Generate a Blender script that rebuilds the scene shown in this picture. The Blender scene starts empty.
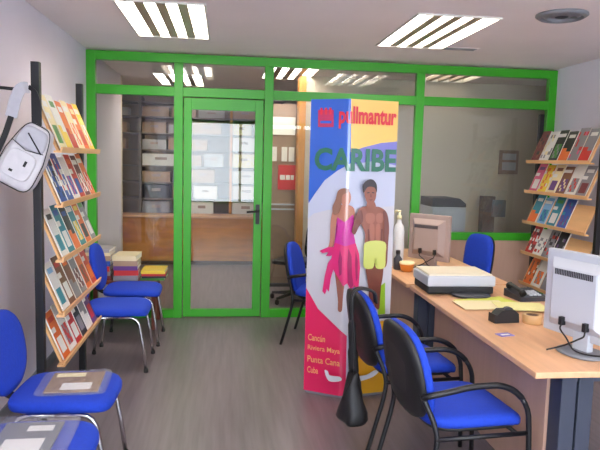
import bpy, bmesh, math, random
from mathutils import Vector, Matrix
random.seed(7)
SC = bpy.context.scene
COL = SC.collection
PI = math.pi

# ------------------------------------------------------------------ materials
def lin(c):
    c = c / 255.0
    return c / 12.92 if c <= 0.04045 else ((c + 0.055) / 1.055) ** 2.4
MATS = {}
def mat(name, rgb, rough=0.5, metal=0.0, var=0.0, scale=(8, 8, 8), bump=0.0, bscale=60.0, coat=0.0, emit=0.0, spec=0.5):
    """procedural material: a base colour with a noise variation of its own and an optional fine bump"""
    m = bpy.data.materials.new(name); m.use_nodes = True
    nt = m.node_tree; b = nt.nodes['Principled BSDF']
    c = (lin(rgb[0]), lin(rgb[1]), lin(rgb[2]), 1)
    b.inputs['Base Color'].default_value = c
    b.inputs['Roughness'].default_value = rough
    b.inputs['Metallic'].default_value = metal
    b.inputs['Specular IOR Level'].default_value = spec
    if coat: b.inputs['Coat Weight'].default_value = coat; b.inputs['Coat Roughness'].default_value = 0.08
    if emit:
        b.inputs['Emission Color'].default_value = c; b.inputs['Emission Strength'].default_value = emit
    tc = nt.nodes.new('ShaderNodeTexCoord')
    if var:
        mp = nt.nodes.new('ShaderNodeMapping'); mp.inputs['Scale'].default_value = scale
        nz = nt.nodes.new('ShaderNodeTexNoise'); nz.inputs['Scale'].default_value = 1.0; nz.inputs['Detail'].default_value = 4.0
        rp = nt.nodes.new('ShaderNodeValToRGB')
        rp.color_ramp.elements[0].position = 0.3; rp.color_ramp.elements[1].position = 0.7
        rp.color_ramp.elements[0].color = tuple(max(0, v * (1 - var)) for v in c[:3]) + (1,)
        rp.color_ramp.elements[1].color = tuple(min(1, v * (1 + var)) for v in c[:3]) + (1,)
        nt.links.new(tc.outputs['Object'], mp.inputs['Vector']); nt.links.new(mp.outputs['Vector'], nz.inputs['Vector'])
        nt.links.new(nz.outputs['Fac'], rp.inputs['Fac']); nt.links.new(rp.outputs['Color'], b.inputs['Base Color'])
    if bump:
        n2 = nt.nodes.new('ShaderNodeTexNoise'); n2.inputs['Scale'].default_value = bscale
        bp = nt.nodes.new('ShaderNodeBump'); bp.inputs['Strength'].default_value = bump; bp.inputs['Distance'].default_value = 0.01
        nt.links.new(tc.outputs['Object'], n2.inputs['Vector']); nt.links.new(n2.outputs['Fac'], bp.inputs['Height'])
        nt.links.new(bp.outputs['Normal'], b.inputs['Normal'])
    MATS[name] = m
    return m
def glass_mat(name, tint, ior=1.45, gain=1.0):
    m = bpy.data.materials.new(name); m.use_nodes = True
    nt = m.node_tree; nt.nodes.clear()
    o = nt.nodes.new('ShaderNodeOutputMaterial'); mx = nt.nodes.new('ShaderNodeMixShader')
    t = nt.nodes.new('ShaderNodeBsdfTransparent'); t.inputs['Color'].default_value = tint
    g = nt.nodes.new('ShaderNodeBsdfGlossy'); g.inputs['Roughness'].default_value = 0.01
    f = nt.nodes.new('ShaderNodeFresnel'); f.inputs['IOR'].default_value = ior
    ml = nt.nodes.new('ShaderNodeMath'); ml.operation = 'MULTIPLY'; ml.inputs[1].default_value = gain; ml.use_clamp = True
    nt.links.new(f.outputs[0], ml.inputs[0]); nt.links.new(ml.outputs[0], mx.inputs[0])
    nt.links.new(t.outputs[0], mx.inputs[1]); nt.links.new(g.outputs[0], mx.inputs[2]); nt.links.new(mx.outputs[0], o.inputs[0])
    MATS[name] = m
    return m
def film_mat(name, tint, fac):
    """thin milky plastic bag film: partly clear, partly diffuse and shiny"""
    m = bpy.data.materials.new(name); m.use_nodes = True
    nt = m.node_tree; b = nt.nodes['Principled BSDF']; o = nt.nodes['Material Output']
    b.inputs['Base Color'].default_value = tint; b.inputs['Roughness'].default_value = 0.15
    t = nt.nodes.new('ShaderNodeBsdfTransparent'); mx = nt.nodes.new('ShaderNodeMixShader'); mx.inputs[0].default_value = fac
    nt.links.new(t.outputs[0], mx.inputs[1]); nt.links.new(b.outputs[0], mx.inputs[2]); nt.links.new(mx.outputs[0], o.inputs[0])
    MATS[name] = m
    return m

W_WALL = mat('wall_paint', (226, 222, 234), 0.85, var=0.03, scale=(2, 2, 2))
W_CEIL = mat('ceiling_paint', (242, 232, 231), 0.9, var=0.02, scale=(2, 2, 2))
W_BACK = mat('cream_paint', (214, 202, 186), 0.85, var=0.03, scale=(2, 2, 2))
M_FLOOR = mat('vinyl_floor', (118, 108, 111), 0.32, var=0.16, scale=(26, 1.6, 1))
M_GREEN = mat('green_lacquer', (54, 168, 26), 0.35, var=0.03)
M_PANEL = mat('beige_laminate', (196, 160, 140), 0.5, var=0.04, scale=(30, 30, 2))
M_BEECH = mat('beech_laminate', (226, 176, 134), 0.35, var=0.08, scale=(30, 3, 3))
M_LEDGE = mat('beech_ledge', (234, 184, 128), 0.4, var=0.08, scale=(20, 3, 20))
M_ORANGE = mat('orange_wood', (206, 138, 58), 0.4, var=0.15, scale=(20, 20, 2))
M_COUNTER = mat('honey_wood', (204, 134, 58), 0.4, var=0.18, scale=(3, 20, 12))
M_REDWOOD = mat('reddish_wood', (120, 62, 44), 0.45, var=0.15, scale=(3, 20, 12))
M_BLUE = mat('blue_fabric', (20, 64, 192), 0.8, var=0.06, scale=(60, 60, 60), bump=0.25, bscale=350)
M_BLACK = mat('black_plastic', (26, 26, 28), 0.5)
M_BLKMET = mat('black_metal', (20, 20, 24), 0.4)
M_CHROME = mat('chrome', (200, 200, 204), 0.18, 1.0)
M_RUBBER = mat('rubber', (30, 30, 30), 0.8)
M_SLATE = mat('slate_metal', (58, 64, 80), 0.45)
M_WHITE = mat('white_plastic', (222, 222, 222), 0.45)
M_LGREY = mat('light_grey_plastic', (196, 200, 208), 0.45)
M_MGREY = mat('mid_grey_plastic', (128, 130, 136), 0.5)
M_DGREY = mat('dark_grey_plastic', (60, 60, 66), 0.5)
M_TAUPE = mat('taupe_plastic', (168, 148, 140), 0.5)
M_PAPER = mat('white_paper', (236, 234, 228), 0.8)
M_CREAM = mat('cream_paper', (240, 228, 182), 0.8)
M_LIME = mat('lime_paper', (214, 222, 92), 0.8)
M_FIXT = mat('fixture_white', (225, 222, 215), 0.4)
M_VANE = mat('fixture_vane', (168, 150, 130), 0.35)
M_TUBE = mat('fluorescent_tube', (255, 246, 236), 0.4, emit=22.0)
M_TUBE2 = mat('fill_tube', (255, 240, 220), 0.4, emit=2.6)  # weak glow for the added fill light above the photocopier
M_SCREEN = mat('dark_screen', (16, 18, 22), 0.2)
M_CANVAS = mat('grey_canvas', (214, 210, 212), 0.75, var=0.05, scale=(30, 30, 30))
M_CANVAS2 = mat('grey_canvas_flap', (186, 184, 190), 0.75, var=0.05, scale=(30, 30, 30))
M_CUP = mat('orange_ceramic', (226, 140, 58), 0.35)
M_GLASS = glass_mat('window_glass', (0.95, 0.97, 0.96, 1), 1.5, 1.1)
M_FILM = film_mat('plastic_film', (0.55, 0.55, 0.6, 1), 0.16)
M_RED = mat('red_card', (206, 30, 44), 0.5)
M_BROWN = mat('brown_card', (112, 88, 72), 0.7, var=0.1)
M_SHELF = mat('grey_shelf_metal', (128, 116, 108), 0.5)
M_SHELFB = mat('brown_shelf_back', (150, 126, 108), 0.7, var=0.1)

# ------------------------------------------------------------------ mesh builder
class MB:
    def __init__(s): s.bm = bmesh.new(); s.mi = 0
    def box(s, c, d, rot=None, bev=0.0, mi=None):
        m = Matrix.Translation(c)
        if rot is not None: m = m @ (rot.to_4x4() if isinstance(rot, Matrix) else Matrix.Rotation(rot, 4, 'Z'))
        m = m @ Matrix.Diagonal((d[0], d[1], d[2], 1))
        r = bmesh.ops.create_cube(s.bm, size=1.0, matrix=m)
        vs = set(r['verts']); fs = [f for f in s.bm.faces if all(v in vs for v in f.verts)] if len(s.bm.faces) < 4000 else list({f for v in vs for f in v.link_faces})
        if mi is not None:
            for f in fs: f.material_index = mi
        if bev:
            es = list({e for v in vs for e in v.link_edges})
            bmesh.ops.bevel(s.bm, geom=es, offset=bev, segments=2, profile=0.6, affect='EDGES')
        return s
    def span(s, a, b, **k):
        return s.box([(a[i] + b[i]) / 2 for i in range(3)], [abs(b[i] - a[i]) for i in range(3)], **k)
    def ring(s, pts): return [s.bm.verts.new(p) for p in pts]
    def loft(s, rings, cap=True, closed=True, mi=0, smooth=True):
        R = [s.ring(r) for r in rings]; n = len(R[0])
        for a, b in zip(R, R[1:]):
            for i in range(n if closed else n - 1):
                j = (i + 1) % n
                f = s.bm.faces.new((a[i], a[j], b[j], b[i])); f.material_index = mi; f.smooth = smooth
        if cap:
            for q, fl in ((R[0], True), (R[-1], False)):
                f = s.bm.faces.new(list(reversed(q)) if fl else q); f.material_index = mi
        return s
    def tube(s, pts, r, seg=10, mi=0, flat=1.0):
        pts = [Vector(p) for p in pts]; rings = []
        t0 = (pts[1] - pts[0]).normalized()
        nrm = t0.orthogonal().normalized()
        rs = r if isinstance(r, (list, tuple)) else [r] * len(pts)
        for i, p in enumerate(pts):
            t = (pts[min(i + 1, len(pts) - 1)] - pts[max(i - 1, 0)]).normalized()
            nrm = (nrm - t * nrm.dot(t)).normalized(); bi = t.cross(nrm)
            rings.append([p + (nrm * math.cos(a) + bi * math.sin(a) * flat) * rs[i] for a in [2 * PI * k / seg for k in range(seg)]])
        return s.loft(rings, mi=mi)
    def lathe(s, prof, c=(0, 0, 0), seg=24, mi=0):
        return s.loft([[(c[0] + r * math.cos(2 * PI * k / seg), c[1] + r * math.sin(2 * PI * k / seg), c[2] + z) for k in range(seg)] for r, z in prof], mi=mi)
    def prism(s, poly, fn0, fn1, mi=0):
        a = s.ring([fn0(*p) for p in poly]); b = s.ring([fn1(*p) for p in poly]); n = len(a)
        for i in range(n):
            j = (i + 1) % n
            f = s.bm.faces.new((a[i], a[j], b[j], b[i])); f.material_index = mi
        for q in (list(reversed(a)), b):
            f = s.bm.faces.new(q); f.material_index = mi
        return s
    def pad(s, w, d, prof, n=3.2, N=44, fn=None, mi=0):
        """cushion: superellipse outline w x d lofted through (inset, z) rings; fn bends each point"""
        rings = []
        for ins, z in prof:
            ring = []
            for k in range(N):
                a = 2 * PI * k / N; ca, sa = math.cos(a), math.sin(a)
                x = math.copysign(abs(ca) ** (2 / n), ca) * max(0.004, w / 2 - ins); y = math.copysign(abs(sa) ** (2 / n), sa) * max(0.004, d / 2 - ins)
                ring.append(fn(x, y, z) if fn else (x, y, z))
            rings.append(ring)
        return s.loft(rings, mi=mi)
    def build(s, name, mats, parent=None, loc=None, rz=0.0, recalc=True):
        if recalc: bmesh.ops.recalc_face_normals(s.bm, faces=s.bm.faces)
        me = bpy.data.meshes.new(name); s.bm.to_mesh(me); s.bm.free()
        for m in (mats if isinstance(mats, (list, tuple)) else [mats]): me.materials.append(m)
        o = bpy.data.objects.new(name, me); COL.objects.link(o)
        if parent is not None: o.parent = parent
        if loc is not None: o.location = loc
        o.rotation_euler.z = rz
        return o
def smooth_path(pts, n=6):
    pts = [Vector(p) for p in pts]; out = []
    P = [pts[0] * 2 - pts[1]] + pts + [pts[-1] * 2 - pts[-2]]
    for i in range(1, len(P) - 2):
        for k in range(n):
            t = k / n; a, b, c, d = P[i - 1], P[i], P[i + 1], P[i + 2]
            out.append(0.5 * ((2 * b) + (c - a) * t + (2 * a - 5 * b + 4 * c - d) * t * t + (3 * b - a - 3 * c + d) * t ** 3))
    out.append(pts[-1]); return out
def tag(o, label, cat, group=None):
    o['label'] = label; o['category'] = cat
    if group: o['group'] = group
    return o
def thing(name, label, cat, loc=(0, 0, 0), rz=0.0, group=None):
    o = bpy.data.objects.new(name, None); COL.objects.link(o); o.empty_display_size = 0.1
    o.location = loc; o.rotation_euler = (0, 0, rz)
    return tag(o, label, cat, group)
def struct(o): o['kind'] = 'structure'; return o
def dup(root, loc, rz, label, cat=None, group=None):
    def cp(o, par):
        c = o.copy(); COL.objects.link(c)
        if par is not None: c.parent = par
        for ch in [x for x in o.children]: cp(ch, c)
        return c
    r = cp(root, None); r.location = loc; r.rotation_euler = (0, 0, rz); r['label'] = label
    if group: r['group'] = group
    return r

# ------------------------------------------------------------------ the setting
XL, XR, YG, ZC = -1.33, 3.42, 6.25, 2.62
YF = -1.8
struct(MB().span((-2.6, YF - 0.15, -0.1), (4.6, 10.4, 0)).build('floor', M_FLOOR))
LIGHTS = [(-0.44, 4.84), (1.57, 4.77), (0.3, 1.2), (2.2, 1.2), (-0.6, 8.4), (2.6, 6.9), (0.72, 7.25)]
def ceiling():
    b = MB(); xs = {-2.6, 4.6}; ys = {YF - 0.15, 10.4}
    for x, y in LIGHTS: xs |= {x - 0.3, x + 0.3}; ys |= {y - 0.6, y + 0.6}
    xs, ys = sorted(xs), sorted(ys)
    for i in range(len(xs) - 1):
        for j in range(len(ys) - 1):
            cx, cy = (xs[i] + xs[i + 1]) / 2, (ys[j] + ys[j + 1]) / 2
            if any(abs(cx - x) < 0.3 and abs(cy - y) < 0.6 for x, y in LIGHTS): continue
            b.span((xs[i], ys[j], ZC), (xs[i + 1], ys[j + 1], ZC + 0.1))
    bmesh.ops.remove_doubles(b.bm, verts=b.bm.verts, dist=1e-4)
    return struct(b.build('ceiling', W_CEIL))
ceiling()
struct(MB().span((XL - 0.12, YF, 0), (XL, 8.2, ZC)).build('wall_left', W_WALL))
struct(MB().span((XR, YF, 0), (XR + 0.12, 6.3, ZC)).build('wall_right', W_WALL))
# street wall behind the camera with its wide shop window
b = MB(); y0, y1 = YF - 0.12, YF
for a, c in (((-1.45, 0), (3.54, 0.55)), ((-1.45, 2.45), (3.54, ZC)), ((-1.45, 0.55), (-1.1, 2.45)), ((3.2, 0.55), (3.54, 2.45))):
    b.span((a[0], y0, a[1]), (c[0], y1, c[1]))
struct(b.build('wall_street', W_WALL))
b = MB()
for x in (-1.1, 0.3, 1.72, 3.14): b.span((x, y0 + 0.03, 0.55), (x + 0.06, y1 - 0.03, 2.45))
b.span((-1.1, y0 + 0.03, 0.55), (3.2, y1 - 0.03, 0.61)); b.span((-1.1, y0 + 0.03, 2.39), (3.2, y1 - 0.03, 2.45))
struct(b.build('window_2', M_GREEN))
# back room
struct(MB().span((-2.5, 8.2, 0), (XL, 8.3, ZC)).build('wall_stub', W_BACK))
struct(MB().span((-2.6, 8.3, 0), (-2.5, 10.2, ZC)).build('wall_back_left', W_BACK))
struct(MB().span((-2.6, 10.2, 0), (4.6, 10.3, ZC)).build('wall_back', M_SHELFB))
struct(MB().span((4.5, 6.2, 0), (4.6, 10.2, ZC)).build('wall_back_right', W_BACK))
struct(MB().span((XR + 0.12, 6.2, 0), (4.5, 6.3, ZC)).build('wall_return', W_WALL))
struct(MB().span((0.95, 7.55, 0), (4.5, 7.67, ZC)).build('wall_partition', W_BACK))
struct(MB().span((0.87, 7.5, 0), (0.95, 7.72, ZC)).build('trim_1', M_ORANGE))
struct(MB().span((2.0, 6.23, 0.06), (3.33, 6.27, 0.82)).build('wall_under_window', M_PANEL))
struct(MB().span((XL, YF, 0), (XL + 0.012, 6.2, 0.07)).build('baseboard_left', M_MGREY))

# green glazed partition
g0, g1 = YG - 0.035, YG + 0.035
ZT = 2.605
b = MB()
def bar(x0, z0, x1, z1): b.span((x0, g0, z0), (x1, g1, z1), bev=0.004)
bar(XL, 0, -1.245, ZT); bar(-0.505, 0.0, -0.42, ZT - 0.085); bar(0.375, 0.0, 0.462, ZT - 0.085); bar(1.915, 0, 2.0, ZT - 0.085); bar(3.335, 0, XR, ZT)
bar(-1.245, ZT - 0.085, 3.335, ZT)
for x0, x1 in ((-1.245, -0.505), (-0.42, 0.375), (0.462, 1.915), (2.0, 3.335)): bar(x0, 2.2, x1, 2.29)
for x0, x1 in ((-1.245, -0.505), (0.462, 1.915)): bar(x0, 0.0, x1, 0.085)
bar(2.0, 0.82, 3.335, 0.9); bar(2.0, 0, 3.335, 0.06)
frame = struct(b.build('window_1', M_GREEN))
for x0, z0, x1, z1 in ((-1.245, 0.085, -0.505, 2.2), (-1.245, 2.29, -0.505, 2.52), (-0.42, 2.29, 0.375, 2.52), (0.462, 0.085, 1.915, 2.2),
                       (0.462, 2.29, 1.915, 2.52), (2.0, 0.9, 3.335, 2.2), (2.0, 2.29, 3.335, 2.52)):
    MB().span((x0, YG - 0.004, z0), (x1, YG + 0.004, z1)).build('pane', M_GLASS, frame)
# door leaf
b = MB(); d0, d1 = YG - 0.03, YG + 0.025
b.span((-0.412, d0, 0.01), (-0.335, d1, 2.19), bev=0.004); b.span((0.285, d0, 0.01), (0.367, d1, 2.19), bev=0.004)
b.span((-0.335, d0, 2.08), (0.285, d1, 2.19)); b.span((-0.335, d0, 0.01), (0.285, d1, 0.085))
door = struct(b.build('door_1', M_GREEN))
MB().span((-0.335, YG - 0.006, 0.085), (0.285, YG + 0.002, 2.08)).build('pane', M_GLASS, door)
b = MB(); b.span((0.305, d0 - 0.012, 0.96), (0.345, d0, 1.16), bev=0.004)
b.tube([(0.325, d0 - 0.01, 1.09), (0.325, d0 - 0.05, 1.09)], 0.011); b.tube(smooth_path([(0.328, d0 - 0.05, 1.09), (0.27, d0 - 0.055, 1.09), (0.215, d0 - 0.05, 1.085)]), 0.01)
b.build('door_handle', M_BLKMET, door)

# ------------------------------------------------------------------ ceiling fittings
def ceiling_light(x, y, label, m=M_TUBE):
    t = thing('ceiling_light', label, 'ceiling light', (x, y, ZC), 0, 'recessed fluorescent ceiling lights')
    b = MB()
    for sx in (-1, 1): b.span((sx * 0.3, -0.6, -0.012), (sx * 0.285, 0.6, 0.09))
    for sy in (-1, 1): b.span((-0.285, sy * 0.6, -0.012), (0.285, sy * 0.585, 0.09))
    b.span((-0.285, -0.585, 0.08), (0.285, 0.585, 0.09))
    b.build('housing', M_FIXT, t)
    for k in range(4):
        xx = -0.2137 + k * 0.1425
        MB().span((xx - 0.036, -0.57, 0.03), (xx + 0.036, 0.57, 0.05), bev=0.008).build('tube', m, t)
    for k in range(3):
        xx = -0.1425 + k * 0.1425
        MB().prism([(xx - 0.034, -0.006), (xx + 0.034, -0.006), (xx + 0.03, 0.03), (xx - 0.03, 0.03)], lambda p, q: (p, -0.583, q), lambda p, q: (p, 0.583, q)).build('divider', M_VANE, t)
    return t
ceiling_light(*LIGHTS[0], 'fluorescent ceiling light above the aisle, in front of the glass door')
ceiling_light(*LIGHTS[1], 'fluorescent ceiling light above the desks and the poster stand')
ceiling_light(*LIGHTS[2], 'fluorescent ceiling light over the entrance side of the aisle')
ceiling_light(*LIGHTS[3], 'fluorescent ceiling light over the near desk')
ceiling_light(*LIGHTS[4], 'fluorescent ceiling light in the back room behind the glass door')
ceiling_light(*LIGHTS[5], 'added fill light above the photocopier behind the right glass pane', M_TUBE2)  # added fixture that brightens the cream wall behind this pane
ceiling_light(*LIGHTS[6], 'added fill light just behind the glass, by the orange post')  # extra fixture put in to light the front of the display column
t = thing('ceiling_vent', 'round metal air vent set in the ceiling near the right wall', 'air vent', (2.2, 4.0, ZC))
b = MB()
for r in (0.165, 0.12, 0.075): b.lathe([(r, -0.001), (r + 0.002, -0.012), (r - 0.026, -0.03 + 0.01 * (r < 0.1)), (r - 0.03, -0.02), (r - 0.03, -0.001)], seg=32)
b.build('ring', M_MGREY, t)
MB().lathe([(0.04, -0.001), (0.042, -0.02), (0.02, -0.026)], seg=24).build('boss', M_DGREY, t)
MB().lathe([(0.15, -0.0005), (0.15, -0.003)], seg=32).build('backing', M_BLACK, t)
t = thing('ceiling_hatch', 'small pale grille flush with the ceiling before the green frame', 'ceiling grille', (2.02, 5.35, ZC))
b = MB(); b.span((-0.16, -0.06, -0.006), (0.16, 0.06, 0), bev=0.002); b.build('frame', W_CEIL, t)
b = MB()
for k in range(5): b.span((-0.14, -0.045 + k * 0.02, -0.009), (0.14, -0.037 + k * 0.02, -0.006))
b.build('slats', M_MGREY, t)

# ------------------------------------------------------------------ chairs along the left wall
SEATP = [(0.03, 0), (0.004, 0.006), (0, 0.018), (0, 0.036), (0.006, 0.046), (0.03, 0.054), (0.09, 0.058), (0.2, 0.06)]
def chrome_chair(label, loc, rz, back=True):
    t = thing('visitor_chair', label, 'chair', loc, rz, 'blue chairs along the left wall')
    b = MB().pad(0.48, 0.47, SEATP, n=4.5, fn=lambda x, y, z: (x, y, z + 0.425 - 0.02 * max(0, x - 0.12) ** 2 / 0.0144))
    b.build('seat', M_BLUE, t)
    if back:
        # pad in the y-z plane, reclined and gently wrapped
        def bf(u, v, w): return (-0.27 - 0.16 * (v + 0.19) + w - 0.02 + 0.28 * u * u, u, 0.65 + v)
        MB().pad(0.44, 0.40, [(0.03, -0.012), (0.004, -0.004), (0, 0.008), (0, 0.022), (0.008, 0.034), (0.04, 0.042), (0.12, 0.044)], n=2.4, fn=bf).build('backrest', M_BLUE, t)
        MB().tube(smooth_path([(-0.1, 0, 0.418), (-0.24, 0, 0.42), (-0.315, 0, 0.47), (-0.325, 0, 0.6)]), 0.02, flat=0.5).build('back_support', M_BLACK, t)
    for sy in (-1, 1):
        y = sy * 0.215
        pts = [(0.235, y * 1.06, 0.018), (0.21, y, 0.22), (0.185, y, 0.36)] + [(0.185 - 0.07 * (1 - math.cos(a)), y, 0.345 + 0.07 * math.sin(a)) for a in (0.4, 0.8, 1.2, 1.57)] + [(0.0, y, 0.416)]
        MB().tube(pts, 0.012).build('leg', M_CHROME, t)
        pts = [(-0.235, y * 1.06, 0.018), (-0.21, y, 0.22), (-0.185, y, 0.36)] + [(-0.185 + 0.07 * (1 - math.cos(a)), y, 0.345 + 0.07 * math.sin(a)) for a in (0.4, 0.8, 1.2, 1.57)] + [(0.0, y, 0.416)]
        MB().tube(pts, 0.012).build('leg', M_CHROME, t)
        for sx in (-1, 1): MB().lathe([(0.016, 0), (0.017, 0.012), (0.014, 0.03)], (sx * 0.235, y * 1.06, 0), 12).build('rubber_foot', M_RUBBER, t)
    MB().tube([(-0.1, -0.215, 0.41), (-0.1, 0.215, 0.41)], 0.011).build('crossbar', M_CHROME, t)
    return t
CX = -0.78
c0 = chrome_chair('blue chair nearest the camera by the left wall, under the grey plastic bag', (CX + 0.03, 2.45, 0), 0.0)
dup(c0, (CX + 0.02, 3.08, 0), -0.03, 'blue chair with a bagged newspaper on its seat, just before the magazine rack')
dup(c0, (CX - 0.03, 4.845, 0), 0.0, 'blue chair just beyond the left magazine rack, before the farthest wall chair')
dup(c0, (CX - 0.01, 5.5, 0), 0.0, 'blue chair farthest along the left wall, beside the magazine-laden low table')

# bagged newspaper and plastic bag with leaflet
def bag(name, label, w, d, loc, rz, content, cat='plastic bag', big=False):
    t = thing(name, label, cat, loc, rz)
    random.seed(len(label))
    def fn(x, y, z): return (x, y, z + 0.004 * math.sin(x * 37 + y * 21) * (1 if z > 0.004 else 0.0))
    MB().pad(w, d, [(0.0, 0.0), (-0.002, 0.002), (0.004, 0.012), (0.02, 0.018), (0.05, 0.021), (0.09, 0.022)], n=9, N=60, fn=fn).build('film', M_FILM, t)
    content(t)
    return t
M_NEWS = mat('newsprint', (150, 124, 104), 0.8, var=0.35, scale=(40, 18, 5))
def news(t):
    MB().span((-0.12, -0.14, 0.003), (0.13, 0.13, 0.011), bev=0.002).build('newspaper', M_NEWS, t)
    MB().span((-0.05, -0.12, 0.0112), (0.09, -0.03, 0.0122)).build('leaflet', M_PAPER, t)
    MB().span((-0.1, 0.06, 0.0112), (0.04, 0.11, 0.0122)).build('headline', M_CREAM, t)
bag('newspaper_bag', 'brown newspaper in a clear plastic bag lying on the blue chair before the rack', 0.33, 0.33, (CX + 0.05, 3.09, 0.4868), 0.05, news)
def leaf(t):
    MB().span((-0.10, -0.18, 0.003), (0.13, 0.14, 0.010), bev=0.002).build('catalogue', M_MGREY, t)
    MB().span((-0.06, -0.15, 0.0102), (0.09, -0.02, 0.0112)).build('leaflet', M_PAPER, t)
    MB().span((0.0, 0.05, 0.0102), (0.1, 0.1, 0.0112)).build('slip', M_PAPER, t)
bag('plastic_bag', 'grey plastic bag with a white leaflet on the chair nearest the camera', 0.38, 0.42, (CX - 0.005, 2.47, 0.4868), 0.03, leaf)

# ------------------------------------------------------------------ magazines and racks
PAL = {'white': (232, 230, 226), 'cream': (238, 222, 176), 'yellow': (236, 204, 62), 'orange': (230, 112, 40), 'red': (200, 44, 40), 'pink': (214, 86, 130),
       'purple': (104, 62, 130), 'blue': (44, 84, 170), 'teal': (40, 138, 158), 'green': (72, 140, 64), 'brown': (128, 82, 58), 'black': (36, 34, 40), 'grey': (140, 138, 144), 'sky blue': (130, 180, 220), 'tan': (178, 146, 118), 'pale grey': (176, 172, 170), 'maroon': (112, 36, 42)}
PM = {k: mat('print_' + k.replace(' ', '_'), v, 0.35) for k, v in PAL.items()}
def magazine(base, acc, acc2, w, h, th, rnd):
    """cover lies in local x (across) - z (up) with its face towards -y; printed blocks are cells of the cover"""
    names = [base, acc, acc2, 'white']
    b = MB(); nx, nz = 6, 9
    layout = rnd.choice(['band', 'photo', 'split', 'blocks'])
    V = [[b.bm.verts.new((-w / 2 + w * i / nx, 0, h * j / nz)) for j in range(nz + 1)] for i in range(nx + 1)]
    for i in range(nx):
        for j in range(nz):
            f = b.bm.faces.new((V[i][j], V[i + 1][j], V[i + 1][j + 1], V[i][j + 1]))
            k = 0
            if layout == 'band': k = 1 if j == 7 and 0 < i < 5 else (2 if j in (1, 2, 3) and 0 < i < 5 else (3 if j == 5 and i < 3 else 0))
            elif layout == 'photo': k = (1 if (i + j) % 3 else 2) if 0 < i < 5 and 1 <= j <= 4 else (3 if j == 7 and i < 5 else 0)
            elif layout == 'split': k = 1 if j < 4 - (i > 2) else (2 if j == 7 and 0 < i < 5 else 0)
            else: k = rnd.choice([0, 0, 0, 1, 2]) if 0 < j < 8 else 0
            f.material_index = k
    b.span((-w / 2, 0.0004, 0), (w / 2, th, h), mi=4)
    return b, [PM[names[0]], PM[names[1]], PM[names[2]], PM['white'], M_PAPER]
ORD = ['first', 'second', 'third', 'fourth', 'fifth', 'sixth', 'seventh', 'eighth']
SHN = ['top', 'second', 'third', 'fourth', 'bottom']
def rack(side, xf, y0, y1, zs, rows, label, ztop, floor_z=0.0):
    """side -1: against the left wall facing +x; +1: against the right wall facing -x. xf is the x of the ledge fronts"""
    s = -side   # +1 when facing +x
    t = thing('magazine_rack', label, 'magazine rack', (xf, y0, 0))
    xb = -0.135 * s        # local x of the uprights
    L = y1 - y0
    for yy in (0.03, L + 0.01):
        u = MB().span((xb - 0.022, yy - 0.022, 0.0), (xb + 0.022, yy + 0.022, ztop), bev=0.003)
        for k in range(int(ztop / 0.1) - 1): u.span((xb + s * 0.0221, yy - 0.004, 0.1 + k * 0.1), (xb + s * 0.0228, yy + 0.004, 0.13 + k * 0.1))
        u.build('upright', M_BLKMET, t)
        MB().span((xb - 0.05 * s, yy - 0.02, 0), (xb + 0.2 * s, yy + 0.02, 0.025), bev=0.004).build('foot', M_BLKMET, t)
    ang = math.atan2(0.115, 0.28)      # lean of the panels
    hp = 0.255
    zdir = Vector((-s * math.sin(ang), 0, math.cos(ang))); ndir = Vector((s * math.cos(ang), 0, math.sin(ang)))
    for k, z in enumerate(zs):
        p0 = Vector((-0.03 * s, 0, z))
        b = MB()
        q = [(p0.x, p0.z), (p0.x + zdir.x * hp, p0.z + zdir.z * hp), (p0.x + zdir.x * hp - ndir.x * 0.012, p0.z + zdir.z * hp - ndir.z * 0.012), (p0.x - ndir.x * 0.012, p0.z - ndir.z * 0.012)]
        b.prism(q, lambda x, zz: (x, 0.055, zz), lambda x, zz: (x, L - 0.015, zz))
        sh = b.build('shelf', M_LEDGE, t)
        q = [(p0.x - s * 0.012, z - 0.012), (0.0, z - 0.012), (0.006 * s, z + 0.02), (-0.004 * s, z + 0.02), (-0.008 * s, z), (p0.x - s * 0.012, z)]
        MB().prism(q, lambda x, zz: (x, 0.0, zz), lambda x, zz: (x, L, zz)).build('ledge', M_LEDGE, sh)
    rnd = random.Random(3 + side)
    for k, z in enumerate(zs):
        for idx, (frac, base, acc, acc2, w, h) in enumerate(rows[k]):
            b, ms = magazine(base, acc, acc2, w, h, rnd.choice([0.006, 0.008, 0.011]), rnd)
            nm = 'left' if side < 0 else 'right'
            end = 'near end'
            lab = f'{base} and {acc} brochure, {ORD[idx]} from {end} on {SHN[k]} shelf of {nm} rack'
            o = b.build('brochure', ms)
            tag(o, lab, 'brochure', f'brochures on the {nm} rack')
            # orientation: local x -> along the rack, local z -> up the panel, local -y -> outwards
            th = 0.013
            ex = Vector((0, 1 * s, 0)); ez = zdir; ey = -ndir
            o.matrix_world = Matrix.Translation(Vector((xf, y0 + frac * L, 0)) + p_at(z, s, zdir, ndir, th)) @ Matrix((ex, ey, ez)).transposed().to_4x4()
    return t
def p_at(z, s, zdir, ndir, th):
    return Vector((-0.03 * s, 0, z)) + zdir * 0.004 + ndir * th
def row(cols, w0, n0=0.06, n1=0.965, h=0.285):
    n = len(cols); out = []
    for i, (a, c, d) in enumerate(cols):
        out.append((n0 + (n1 - n0) * (i + 0.5) / n, a, c, d, w0, h + [0, 0.012, -0.012, 0.006][i % 4]))
    return out
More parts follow.
